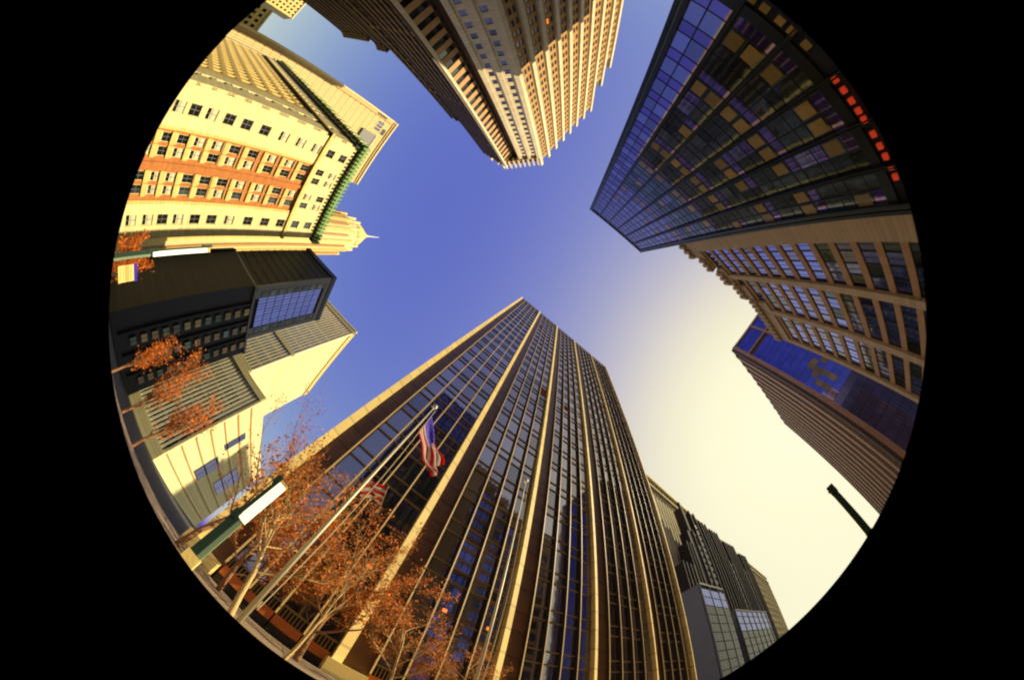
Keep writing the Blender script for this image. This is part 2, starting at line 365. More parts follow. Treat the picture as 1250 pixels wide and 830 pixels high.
# ------------------------------------------------------------------ blue tower
def blue_tower():
    B = Bld('office_tower', 'dark blue mirror glass tower with black mullions and red lights at its foot', 'tower', (5, -50))
    Y = -21.0; U0, U1 = -5.6, 15.6; H = 91.6
    B.wall.prism([(U0, Y - .3), (U0, -82), (U1, -82), (U1, Y - .3)], 0, H - .3, m_dkwall)
    fr = Fr((U1, Y), (0, 1)); W = U1 - U0; bw = (W - .9) / 6; fh = 3.55; z0 = 12.4; nf = 22
    par = MB(); par.box(fr, 0, W, -.3, .32, z0 + nf * fh, H, m_black); B.part('parapet', par)
    for i in range(7):
        x = .45 + i * bw; mu = MB(); w = .45 if i in (0, 6) else .16
        mu.box(fr, x - w, x - w * .25, -.1, .42, 0, H - .35, m_black); mu.box(fr, x + w * .25, x + w, -.1, .42, 0, H - .35, m_black); mu.box(fr, x - w * .25, x + w * .25, -.1, .2, 0, H - .35, m_lampg)
        B.part('mullion', mu)
        if i == 6: break
        for c in range(2):
            cw = (bw - .36) / 2
            for k in range(nf):
                gold = k < 15 and i < 5 and (k % 2 == 0) and random.random() < .78 - .02 * k
                B.w(fr, x + .18 + c * cw + .02, z0 + k * fh, cw - .06, fh, 'bluelit' if gold else ('bluedark' if k < 12 and i < 5 and random.random() < .96 else 'bluewin'))  # warm and dark panes put reflections into the lower floors' colours
    # base storey: dark arcade with lit openings
    B.wall.box(fr, .4, W - .4, -.3, .12, 11.3, 12.35, m_black); B.wall.box(fr, .4, W - .4, -.3, .06, 0, 9.4, m_dkwall)
    for k in range(6): B.wall.box(fr, 1.5 + k * bw, 3.0 + k * bw, .06, .1, .2, 4.2, m_warm if k % 2 else g_dark)
    def px(u): return U1 - u
    for u in (5.2, 6.0, 6.8, 7.55, 8.2, 9.3, 10.2, 11.0, 11.8, 12.6):
        s = MB(); s.box(fr, px(u) - .19, px(u) + .19, .1, .4, 10.3, 10.8, m_red); s.box(fr, px(u) - .25, px(u) + .25, .1, .46, 10.81, 10.9, m_black); B.part('sign_light', s)
    for u in (-3.5, -2.5, -1.4, -.5, .6, 1.5, 2.6):
        s = MB(); s.box(fr, px(u) - .28, px(u) + .28, .05, .3, 10.1, 10.8, m_warm); s.box(fr, px(u) - .4, px(u) + .4, .0, .35, 9.7, 9.88, m_black); B.part('lit_window', s)
    r = MB(); r.wbox(U0 + .5, U1 - .5, -81, -34, H - .3, H + 7, m_black); B.part('roof_house', r)  # unseen, enlarged so its shadow falls higher on the stone tower
    B.finish(100)
blue_tower()

# ------------------------------------------------------------------ tall stone tower with white pillars (top of the photo)
def stone_tower():
    B = Bld('stone_tower', 'tall brown and cream stone tower with white pillars and finned crown', 'tower', (-60, -60))
    H = 146.6; A0 = -37.7
    C1 = (-51.4, -32.0); C2 = (-56.6, -32.0); C3 = (-56.6, -24.8)
    plan = [(-44.8, -83), (-44.8, A0), (C1[0] - .1, C1[1] - .3), (C2[0] - .3, C2[1] - .3), (-56.9, -25.1), (-71, -25.1), (-71, -83)]
    B.wall.prism(plan, 0, H - 7, m_bronzew)
    B.wall.prism([(-71, -80), (-71, -25.1), (-77, -25.1), (-77, -80)][::1], 0, 106, m_bronzew)
    B.wall.prism([(-66, -90.5), (-44.8, -90.5), (-44.8, -83.05), (-66, -83.05)], 0, 128, m_bronzew)
    B.wall.prism([(-64, -96.4), (-44.8, -96.4), (-44.8, -90.55), (-64, -90.55)], 0, 117, m_bronzew)
    fh = 4.2
    # face A, normal +u, x runs towards +v
    fa = Fr((-44.5, -96.4), (1, 0))
    ps = [-96.2, -90.3, -83, -76, -69.4, -63.2, -57.1, -50.8, -44.5, -38.3]
    tops = [117, 128, H, H, H, H, H, H, H, H]
    for i, v in enumerate(ps):
        p = MB(); x = v + 96.4; t = tops[i] if i < 2 else H
        p.box(fa, x - .75, x + .75, -.6, 1.0, 0, t + 2.0, m_pillar); B.part('pillar', p)
    for i in range(9):
        a = ps[i] + 96.4 + .75; b = ps[i + 1] + 96.4 - .75; top = [117, 128][i] if i < 2 else H
        n = int((top - 8) / fh); cw = (b - a) / 3
        B.wall.box(fa, a, b, -.3, .12, 0, 4, m_infill)
        for k in range(n):
            z = 4 + k * fh
            B.wall.box(fa, a, b, -.3, .12, z + 2.3, z + fh, m_infill)
            for c in range(3):
                B.wall.box(fa, a + c * cw, a + c * cw + cw * .34, -.3, .14, z, z + 2.3, m_infill)
                B.w(fa, a + c * cw + cw * .34, z, cw * .66, 2.3, random.choice(['plain_bronze', 'plain_bronze', 'plain_grey', 'plain_orange'] if random.random() < .04 else ['plain_bronze', 'plain_grey']), -.1)
        zt = 4 + n * fh; B.wall.box(fa, a, b, -.3, .25, zt + .3, zt + 1.0, m_pillar); B.wall.box(fa, a, b, -3.2, -2.6, zt + 1, top, m_bronzew)
    # chamfer, pale and sunlit
    nx, ny = (5.7, 6.9); L = math.hypot(nx, ny)
    fc = Fr((-44.5, A0), (nx / L, ny / L)); fc.d = Vector((-ny / L * 1, nx / L)) ; fc = Fr((-44.5, A0), (5.7, 6.9)); W = L
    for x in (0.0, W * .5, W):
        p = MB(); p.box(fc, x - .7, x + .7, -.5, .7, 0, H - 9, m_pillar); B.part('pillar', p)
    for s_ in (0, 1):
        a = s_ * W / 2 + .7; b = (s_ + 1) * W / 2 - .7; cw = (b - a)
        for k in range(int((H - 14) / fh)):
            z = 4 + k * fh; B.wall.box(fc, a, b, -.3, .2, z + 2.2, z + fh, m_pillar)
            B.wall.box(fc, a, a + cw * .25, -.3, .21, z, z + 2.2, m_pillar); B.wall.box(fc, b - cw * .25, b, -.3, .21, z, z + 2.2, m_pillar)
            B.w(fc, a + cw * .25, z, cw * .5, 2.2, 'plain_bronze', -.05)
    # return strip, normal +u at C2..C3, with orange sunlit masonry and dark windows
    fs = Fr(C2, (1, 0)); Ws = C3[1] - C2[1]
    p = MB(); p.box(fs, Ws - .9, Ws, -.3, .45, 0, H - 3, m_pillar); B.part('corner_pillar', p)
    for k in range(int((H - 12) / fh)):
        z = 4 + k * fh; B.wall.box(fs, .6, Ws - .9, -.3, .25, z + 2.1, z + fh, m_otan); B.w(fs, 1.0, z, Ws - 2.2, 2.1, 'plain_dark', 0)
        B.wall.box(fs, 0, .98, -.3, .27, z, z + 2.1, m_bronzew)
    # front, normal +v, shaded bronze piers
    ff = Fr((-56.7, -24.8), (0, 1))
    secs = [(0, 14.3, H - 5), (14.3, 20.3, 106)]
    for (a, b, top) in secs:
        nb = max(2, round((b - a) / 2.4)); bw = (b - a) / nb
        for i in range(nb + 1):
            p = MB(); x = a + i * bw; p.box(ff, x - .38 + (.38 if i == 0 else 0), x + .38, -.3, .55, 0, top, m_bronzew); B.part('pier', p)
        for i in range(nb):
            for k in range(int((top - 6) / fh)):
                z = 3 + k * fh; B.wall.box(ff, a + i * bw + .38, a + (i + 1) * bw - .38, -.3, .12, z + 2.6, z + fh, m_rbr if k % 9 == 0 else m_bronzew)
                B.w(ff, a + i * bw + .38, z, bw - .76, 2.6, random.choice(['plain_green', 'plain_bronze', 'plain_dark']) if k < 22 else 'plain_blue', 0)  # upper panes blue: reflected sky put into the glass colour
        par = MB(); par.box(ff, a + .2, b, -1.2, .2, top - 1.5, top, m_bronzew); B.part('parapet', par)
    # crown: roof slab with fins along the diagonal corner
    c = MB(); c.prism([(-46, -80), (-46, -38.5), (-56.2, -28.2), (-58, -28), (-68, -28), (-68, -80)], H - 7, H - 4, m_bronzew); B.part('crown_slab', c)
    P0 = Vector((-45.2, -37.2)); P1 = Vector((-57.5, -25.6)); fd = Fr((P0.x, P0.y), (11.6, 12.3)); LD = (P1 - P0).length
    for i in range(8):
        x = i * LD / 7; f = MB(); f.box(fd, x - .35, x + .35, -1.4, .7, H - 9, H + 1.2, m_pillar); B.part('crown_fin', f)
    rg = MB(); rg.box(fd, 0, LD, -1.2, .1, H - 7.5, H - 6.8, m_infill); rg.box(fd, .2, LD, -1.6, -1.3, H - 6.6, H - .5, m_bronzew); B.part('crown_band', rg)
    for i in range(3):
        x = 1.2 + i * 4.4; f = MB(); f.box(ff, x - .35, x + .35, -.8, .8, H - 8, H - 1, m_pillar); B.part('crown_fin', f)
    B.finish(100)
    # lower ornate neighbour
    for (u0, u1, hh, lab) in ((-79, -84.5, 57, 'narrow dark brown stone building beside the tall stone tower, stepped cornice'), (-84.7, -101, 52, 'dark brown brick building left of the stone tower, lower stepped roof'), ):
        N = Bld('brick_building', lab, 'building', ((u0 + u1) / 2, -40))
        N.wall.prism([(u1, -60), (u0, -60), (u0, -25), (u1, -25)], 0, hh, m_bronzew)
        fn = Fr((u0, -24.8), (0, 1)); w = u0 - u1; nb = round(w / 2.6); bw = w / nb
        for i in range(nb + 1):
            p = MB(); p.box(fn, max(0, i * bw - .4), min(w, i * bw + .4), -.2, .4, 0, hh, m_bronzew); N.part('pier', p)
        for i in range(nb):
            for k in range(int((hh - 6) / 3.8)): N.w(fn, i * bw + .45, 3 + k * 3.8, bw - .9, 2.2, 'plain_green', .02)
        for k in range(3): c = MB(); c.box(fn, 0, w, -.3, .6 + .35 * k, hh - 2.4 + k * .9, hh - 1.6 + k * .9, m_bronzew); N.part('cornice', c)
        N.finish(60)
stone_tower()

# ------------------------------------------------------------------ cream classical building
def cream_building():
    B = Bld('classical_building', 'sunlit cream stone building with green toothed cornice and orange recessed window bays', 'building', (-66, 14))
    H = 51.4; P = (-53.0, 4.6); bv = Vector((-81, -11.6)).normalized(); LB = 84
    Q = (P[0] + bv.x * LB, P[1] + bv.y * LB)
    inx = .5
    plan = [(-53.3, 5.0), (-53.3, 28.4), (-75, 28.4), (-80, 15), (Q[0], Q[1] + 8), (Q[0], Q[1] + .5)]
    B.wall.prism(plan[::1], 0, H - 1.5, m_cream)
    fa = Fr((-53.0, 4.6), (1, 0)); W = 24.1
    zs = [4.2, 7.6, 10.6, 13.9, 17.5, 21.2, 25.3, 29.9, 34.3, 38.6]
    att = [43.0, 47.0]; wh = 2.2
    rows = [(z - wh / 2, z + wh / 2) for z in zs + att]
    L = 6.3; Rr = 18.2   # recessed centre between L and Rr (x along +v)
    def side(x0, x1, cx, w):
        cols = [(c - w / 2, c + w / 2) for c in cx]
        spandrels(B.wall, fa, x0, x1, 0, H - 1.5, rows, .45, m_creamw); piers(B.wall, fa, 0, H - 1.6, x0, x1, cols, .50, m_creamw)
        for c in cx:
            for a, b in rows: B.w(fa, c - w / 2, a, w, wh, 'sash_blind' if random.random() < .3 else 'sash', .3)
    side(0, L, [3.4], 1.9); side(Rr, W, [20.9], 1.9)
    cx = [8.0, 10.1, 14.0, 16.1]; w = 1.5; cols = [(c - w / 2, c + w / 2) for c in cx]
    # attic above string course pale, shaft below orange recess
    r2 = [r for r in rows if r[0] > 41]; spandrels(B.wall, fa, L, Rr, 40.2, H - 1.5, r2, .43, m_creamw); piers(B.wall, fa, 40.2, H - 1.6, L, Rr, cols, .48, m_creamw)
    r1 = [r for r in rows if r[0] < 40]; r0 = r1[:1]
    spandrels(B.wall, fa, L, Rr, 6.6, 40.2, r1[1:], .05, m_orange); piers(B.wall, fa, 0, 40.15, L, Rr, cols, .12, m_orange)
    for c in cx:
        for a, b in rows: B.w(fa, c - w / 2, a, w, wh, ('sash_blind' if random.random() < .25 else 'sash') if a > 40 else random.choice(['bay', 'bay', 'bay_blind']), .3 if a > 40 else .0)
    for x in (L + .15, 12.05, Rr - .15): p = MB(); p.box(fa, x - .35, x + .35, -.1, .42, 3, 40.1, m_cream if x != 12.05 else m_orange); B.part('pilaster', p)
    fb = Fr(Q, (bv.y * -1 * -1, -bv.x * -1)) if False else Fr(Q, (-bv.y * -1, bv.x)); 
    n = Vector((-bv.y, bv.x));
    if n.y > 0: n = -n
    fb = Fr(P, n)
    if fb.d.x > 0: fb = Fr(Q, n); off = 0
    # x runs from Q (far) to P (corner)
    s0, s1 = LB - 10, 6
    rb = rows
    spandrels(B.wall, fb, s0, LB, 0, H - 1.5, rb, .45, m_creamw); piers(B.wall, fb, 0, H - 1.6, s0, LB, [(LB - 6.3, LB - 4.3)], .5, m_creamw)
    for a, b in rb: B.w(fb, LB - 6.3, a, 2.0, wh, 'sash', .3)
    cols = []; x = s1
    spandrels(B.wall, fb, 0, s1, 0, H - 1.5, [], .45, m_creamw)
    while x < s0 - 3: cols.append((x + .9, x + 2.6)); x += 3.1
    spandrels(B.wall, fb, s1, s0, 40.2, H - 1.5, r2, .43, m_creamw); piers(B.wall, fb, 40.2, H - 1.6, s1, s0, cols, .48, m_creamw)
    spandrels(B.wall, fb, s1, s0, 0, 40.2, r1, .0, m_orange); piers(B.wall, fb, 0, 40.15, s1, s0, cols, .3, m_cream)
    for a, b in cols:
        for z0, z1 in rb: B.w(fb, a, z0, b - a, wh, 'sash', .3 if z0 > 40 else .0)
    for z0, z1 in r1: B.wall.box(fb, s1, s0, -.1, .28, z0 - 1.5, z0 - .3, m_cream)
    # string course and cornice
    st = MB(); st.box(fa, -.9, W + .3, 0, .95, 40.2, 40.9, m_cream); st.box(fb, 6, LB + .9, 0, .95, 40.2, 40.9, m_cream); st.box(fb, 6, LB + .2, 0, .55, 39.6, 40.2, m_dkgreen); B.part('string_course', st)  # dark green strip paints the shade below the course
    co = MB(); co.box(fa, -1.6, W + .9, -.5, 1.5, H - 1.2, H - .5, m_dkgreen); co.box(fa, -1.7, W + 1.0, -.5, 1.75, H - .5, H + .2, m_copper)
    co.box(fb, 0, LB + 1.5, -.5, 1.5, H - 1.21, H - .51, m_dkgreen); co.box(fb, 0, LB + 1.6, -.5, 1.76, H - .51, H + .21, m_copper)
    co.box(fb, 0, LB + .8, .4, .9, H - 3.2, H - 1.25, m_dkgreen)
    B.part('cornice', co)
    k = 0; x = -1.2
    while x < W + .8:
        d = MB(); d.box(fa, x, x + .42, 1.2, 1.95, H - 1.6, H + .85, m_copper); B.part('cornice_tooth', d); x += .95
    d = MB(); x = 2
    while x < LB: d.box(fb, x, x + .5, 1.0, 1.95, H - 1.7, H + .8, m_copper if int(x) % 2 else m_creamw); x += 1.3
    q = d.build('cornice_tooth', B.root); q['kind'] = 'stuff'
    dn = MB(); x = .6
    while x < LB - 1: dn.box(fb, x, x + 1.2, .4, 1.1, 48.2, 49.6, m_creamw); x += 2.6
    q = dn.build('dentil', B.root); q['kind'] = 'stuff'
    B.finish(100)
cream_building()

# ------------------------------------------------------------------ tan ribbed tower behind the cream building
def ribbed_slab():
    B = Bld('ribbed_tower', 'tan sunlit slab tower with fine ribs and few openings, behind the cream building', 'tower', (-155, 10))
    H = 146.6; U = -140
    B.wall.prism([(U - .3, -14.2), (U - .3, 33), (U - 30, 33), (U - 30, -14.2)], 0, H, m_tanw)
    fr = Fr((U, -14.5), (1, 0)); W = 47.5
    rb = MB(); x = 4
    while x < W - 1: rb.box(fr, x, x + .5, -.3, .14, 0, H - 6, m_tanrib); x += 1.0
    q = rb.build('rib', B.root); q['kind'] = 'stuff'
    e = MB(); e.box(fr, 0, 1.0, -.3, .5, 0, H, m_tanrib); B.part('corner_pier', e); e = MB(); e.box(fr, 2.6, 3.1, -.3, .35, 0, H - 2, m_infill); B.part('corner_pier', e)
    c = MB(); c.box(fr, 0, W, -.5, .9, H - 1.2, H, m_tanrib); c.box(fr, 0, W, -.4, .5, H - 3.4, H - 2.6, m_tanw); B.part('cornice', c)
    for k in range(28): B.wall.box(fr, 3.2, W, -.3, .06, 5 + k * 5, 5.25 + k * 5, m_tanw)
    b = MB(); b.box(fr, 14, 22, -.3, 1.6, 122, 134, m_dkframe); b.box(fr, 14, 22, .3, 1.5, 134, 135.2, g_deep); B.part('plant_box', b)
    b = MB(); b.box(fr, 20, 26, -.3, 1.2, 104, 114, m_dkframe); B.part('plant_box', b)
    for k in range(3): B.w(fr, 5 + k * 2.2, 131, 1.6, 5, 'plain_grey', .3)
    B.w(fr, 8, 138, 4, 3.2, 'plain_dark', .3); B.w(fr, 1.2, 126, 1.0, 9, 'plain_dark', .3)
    B.finish()
ribbed_slab()

# ------------------------------------------------------------------ domed tower with mast
def domed_tower():
    c = (-134 - 6, 71, 0)
    t = thing('domed_tower', 'distant cream stone tower with ribbed dome and thin mast', 'tower', c)
    b = MB(); b.lathe(c, [(15, 0), (15, 149), (14.4, 152), (12.6, 152.2), (12.6, 160), (12, 163)], m_tanrib, 12); b.build('shaft', t)
    b = MB(); b.lathe(c, [(11.4, 163), (11.0, 168), (9.4, 172.5), (6.4, 178), (3.4, 183), (1.3, 187), (.7, 190)], m_cream, 20); b.build('dome', t, True)
    for k in range(24):
        a = 2 * math.pi * (k + .5) / 24; x, y = c[0] + 15 * math.cos(a), c[1] + 15 * math.sin(a)
        fr = Fr((x, y), (math.cos(a), math.sin(a))); q = MB(); q.box(fr, -.7, .7, -1, .75, 0, 155 if k % 2 else 150, m_cream if k % 2 else m_infill); q.build('rib', t)
    for k in range(12):
        a = 2 * math.pi * (k + .5) / 12; fr = Fr((c[0] + 12.2 * math.cos(a), c[1] + 12.2 * math.sin(a)), (math.cos(a), math.sin(a)))
        q = MB(); q.box(fr, -.6, .6, -1, .7, 150, 168, m_creamw); q.build('buttress', t)
    m_ = MB(); m_.tube([(c[0], c[1], 189), (c[0], c[1], 196), (c[0], c[1], 206)], [.6, .4, .15], m_ball, 8); m_.build('mast', t)
domed_tower()

# ------------------------------------------------------------------ dark building with mirrored upper panel
def dark_building():
    B = Bld('office_building', 'charcoal office block with a framed mirror glass panel and rows of small windows', 'building', (-45, 39))
    U = -38.5
    B.wall.prism([(U - .3, 31), (U - .3, 43), (U - 12, 43), (U - 12, 31)], 27.9, 48.6, m_dkwall)
    B.wall.prism([(U - .3, 30.8), (U - .3, 47.2), (U - 13, 47.2), (U - 13, 30.8)], 0, 27.8, m_dkwall)
    fr = Fr((U, 30.9), (1, 0)); W = 12.1; W2 = 16.3
    # upper framed face
    f = MB(); f.box(fr, 0, 1.0, -.3, .25, 28.3, 48.3, m_dkframe); f.box(fr, W - .8, W, -.3, .25, 28.3, 48.3, m_dkframe); f.box(fr, 1, W - .8, -.3, .24, 46.9, 48.3, m_dkframe)
    f.box(fr, 1.0, 2.6, -.3, .12, 28.3, 46.9, m_dkframe); f.box(fr, W - 2.4, W - .8, -.3, .12, 28.3, 46.9, m_dkframe); B.part('frame', f)
    fh = 2.13
    for k in range(8):
        z = 29.6 + k * fh
        B.w(fr, 1.25, z, 1.1, 1.25, 'plain_dark', .14); B.w(fr, W - 2.15, z, 1.1, 1.25, 'plain_dark', .14)
        for c in range(5): cw = (W - 5.0) / 5; B.w(fr, 2.65 + c * cw, z - .3, cw - .06, fh - .1, 'plain_sky', .0)
    p = MB(); p.box(fr, -.3, W + .2, -12.3, .4, 48.3, 49.6, m_black); B.part('parapet', p)
    # lower face with three columns
    for cx, n in ((5.4, 12), (9.5, 12), (13.6, 12)):
        for k in range(n): B.w(fr, cx - .75, 3 + k * fh, 1.5, 1.2, random.choice(['plain_green', 'plain_lit', 'plain_lit']), .02)
        g = MB(); g.box(fr, cx - 1.9, cx - 1.6, -.2, .18, 1, 27.7, m_dkwall); B.part('pier', g)
    # side face towards the plaza, nearly blank
    fs = Fr((U - 12, 30.8), (0, -1))
    for k in range(22): B.wall.box(fs, 0, 11.6, -.1, .03, 2 + k * 2.13, 2.08 + k * 2.13, m_black)
    pc = MB(); pc.box(fr, 0, W2, -12.8, .2, 27.8, 28.2, m_dkframe); B.part('ledge', pc)
    B.wall.box(fs, 0, .3, 0, .3, 0, 28, m_black)
    rd = MB(); rd.lathe((-42.2, 36.2, 49.6), [(1.0, 0), (1.0, .8), (.95, 1.3), (.75, 1.9), (.4, 2.3), (.05, 2.42)], m_ball, 20); B.part('radome', rd, True)
    B.finish(100)
dark_building()

# ------------------------------------------------------------------ white slab with striped face
def white_slab():
    B = Bld('striped_tower', 'white stone slab with dark vertical window stripes and a blank sunlit side', 'tower', (-48, 75))
    H = 71.6; U = -39; V = 54.6
    B.wall.prism([(U, V + .3), (-49.3, 97), (-64, 97), (-64, V + .3)], 0, H, m_white)
    B.wall.prism([(-31.2, V + .3), (-31.2, 96), (-64, 96), (-64, V + .31)], 0, 30.2, m_white)
    B.wall.prism([(-30.8, V - .2), (-30.8, V + .25), (-31.3, V + .25), (-31.3, V - .2)][::-1], 0, 30.4, m_white)
    fr = Fr((-64, V), (0, -1)); W = 25
    sp = .98; n = int(W / sp)
    for i in range(n + 1):
        f = MB(); x = W - i * sp; f.box(fr, x - .5, x, -.3, .12, 30.3, H, m_wfin); B.part('fin', f)
    for i in range(n):
        x = W - i * sp
        for k in range(11):
            z = 31.6 + k * 3.55
            if z > 66: continue
            kind = 'plain_grey'
            B.w(fr, x - sp + .02, z, sp - .54, 2.6, kind, .0)
    lv = MB(); lv.box(fr, 0, W - .3, -.3, .06, 60.5, 70.2, m_louvre); B.part('louvre_panel', lv)
    for k in range(11): B.wall.box(fr, 0, W - .3, -.25, .04, 30.6 + k * 3.55, 31.5 + k * 3.55, m_otan)
    for z in (44.3, 30.2, 70.2): B.wall.box(fr, 0, W, -.25, .3, z, z + 1.3, m_white)
    # podium
    W2 = 33; n2 = int(W2 / sp)
    for i in range(n2 + 1):
        f = MB(); x = W2 - i * sp; f.box(fr, x - .5, x, -.3, .12, 3.0, 30.1, m_wfin); B.part('fin', f)
    for i in range(n2):
        x = W2 - i * sp
        top = 27 if i > 1 else 20
        for k in range(7):
            z = 4.2 + k * 3.55
            if z + 2.4 < top: B.w(fr, x - sp + .02, z, sp - .54, 2.6, 'plain_grey' if k % 2 else 'plain_green', .0)
    B.wall.box(fr, 0, W2, -.25, .34, 28.6, 30.3, m_white); B.wall.box(fr, 0, W2 + .3, -.25, .4, 0, 3, m_white)
    fs = Fr((-31.2, V), (1, 0))
    B.w(fs, 9.5, 18, 2.6, 6.5, 'plain_blue', .1); B.w(fs, 12.5, 8, 5, 7.5, 'plain_blue', .1); B.w(fs, 24, 12, 8, 9, 'plain_blue', .1)
    for k in range(7): B.wall.box(fs, .3, 41, -.1, .12, 3.3 + 3.8 * k, 3.7 + 3.8 * k, m_infill)
    c = MB(); c.box(fr, -.2, W + .2, -.3, .45, H, H + .6, m_white); B.part('cornice', c)
    fe = Fr((U, V + .3), (42.7, 10.3)); e = MB(); e.box(fe, 0, 43.5, .01, .3, H - 3, H - .3, m_cream); B.part('roof_band', e)
    B.finish(100)
white_slab()

# ------------------------------------------------------------------ tan building with horizontal window bands (right)
def tan_building():
    B = Bld('sandstone_building', 'sand coloured stone office building with orange spandrels between broad piers', 'building', (38, -40))
    V = -28.0
    steps = [(20, 26, 77.5), (26, 31, 73.5), (31, 36, 70.2), (36, 41, 67.2), (41, 57, 64.3)]
    for a, b, h in steps: B.wall.prism([(a, -52), (b, -52), (b, V - .4), (a, V - .4)], 0, h, m_ptan)
    fr = Fr((57, V), (0, 1))   # x runs towards -u
    X = lambda u: 57 - u
    fh = 4.15
    pier = [(20, 24.0), (32.6, 34.0), (44.3, 45.8), (55.6, 57)]
    def top(u):
        for a, b, h in steps:
            if a <= u < b + .01: return h
        return 64
    for a, b in pier:
        p = MB(); p.box(fr, X(b), X(a), -.4, .7, 0, top((a + b) / 2) - 1, m_ptan); B.part('pier', p)
    for (a, b) in ((24.0, 32.6), (34.0, 44.3), (45.8, 55.6)):
        cw = (b - a) / 4
        for c in range(4):
            u0 = a + c * cw; t = top(u0 + cw / 2) - 3; k = 0
            while 4 + k * fh + fh < t:
                z = 4 + k * fh
                B.wall.box(fr, X(u0 + cw), X(u0), -.4, .30, z + 2.9, z + fh, m_otan)
                B.wall.box(fr, X(u0 + cw) - .001 + .0, X(u0 + cw) + .25, -.4, .1, z, z + 2.9, m_black)
                B.w(fr, X(u0 + cw) + .27, z, cw - .3, 2.9, random.choice(['plain_sky', 'plain_blue', 'plain_sky', 'plain_dark']), .0); k += 1
            z = 4 + k * fh; B.wall.box(fr, X(u0 + cw), X(u0), -.4, .8, z, top(u0 + cw / 2) - .5, m_ptan)
    c = MB()
    for a, b, h in steps:
        c.box(fr, X(b) , X(a), -.6, 1.2, h - 1.1, h + .1, m_ptan)
        n = max(2, int((b - a) / 1.6))
        for i in range(n): x = X(b) + (i + .2) * (b - a) / n; c.box(fr, x, x + .8, -.3, 1.6, h - 2.6, h + .5, m_ptan)
    B.part('cornice', c)
    fe = Fr((57, -52), (1, 0))
    for k in range(14): B.wall.box(fe, 0, 23, -.1, .05, 6 + k * 4.15, 6.2 + k * 4.15, m_otan)
    B.finish(100)
tan_building()

# ------------------------------------------------------------------ bronze framed glass tower at the right
def bronze_tower():
    B = Bld('glass_tower', 'bronze framed tower with deep blue glass end wall and finned long side', 'tower', (120, -42))
    U = 88.0; V = -28.0; H = 121.6; E = 163
    B.wall.prism([(U + .3, -58), (E, -58), (E, V - .3), (U + .3, V - .3)], 0, H, m_bronzew)
    fr = Fr((U, V), (-1, 0)); W = 30   # x runs towards -v
    bars = [(0, 1.7), (14.2, 15.4), (28, 30)]
    for a, b in bars: p = MB(); p.box(fr, a, b, -.3, .5, 0, H, m_rbr); B.part('frame_post', p)
    h = MB(); h.box(fr, 1.7, 28, -.3, .45, 108, 109.2, m_rbr); h.box(fr, 1.7, 28, -.3, .45, H - 1.5, H, m_rbr); B.part('frame_rail', h)
    fh = 3.9
    for a, b in ((1.7, 14.2), (15.4, 28)):
        n = 6; cw = (b - a) / n
        for c in range(n):
            for k in range(26):
                z = 4 + k * fh
                gold = (k in (14, 15, 16, 17) and a < 5 and random.random() < .18)  # a few warm panes paint yellow reflections on the end wall
                B.w(fr, a + c * cw, z, cw, fh if z + fh < 108 else 108 - z, 'plain_lit' if gold else 'plain_ultra', .0)
            B.w(fr, a + c * cw, 109.2, cw, 5, 'plain_ultra', 0); B.w(fr, a + c * cw, 114.3, cw, 5.6, 'plain_ultra', 0)
    fv = Fr((E, V), (0, 1)); L = E - U
    n = 12; sp = L / n
    for i in range(n + 1):
        f = MB(); x = i * sp; w = 2.2 if i < n else 3.0
        f.box(fv, max(0, x - w / 2), min(L, x + w / 2), -.3, 1.1, 0, H + (.9 if i % 2 else 0), m_rbr if i < n else m_bronzew); B.part('fin', f)
    for i in range(n):
        for k in range(28):
            B.w(fv, i * sp + 1.15, 4 + k * 4.15, sp - 2.3, 4.1, 'plain_sky' if i > n - 5 else 'plain_blue', .0)
    c = MB(); c.box(fv, 0, L, -.5, .9, H - .9, H - .05, m_bronzew); B.part('cornice', c)
    B.finish(100)
bronze_tower()

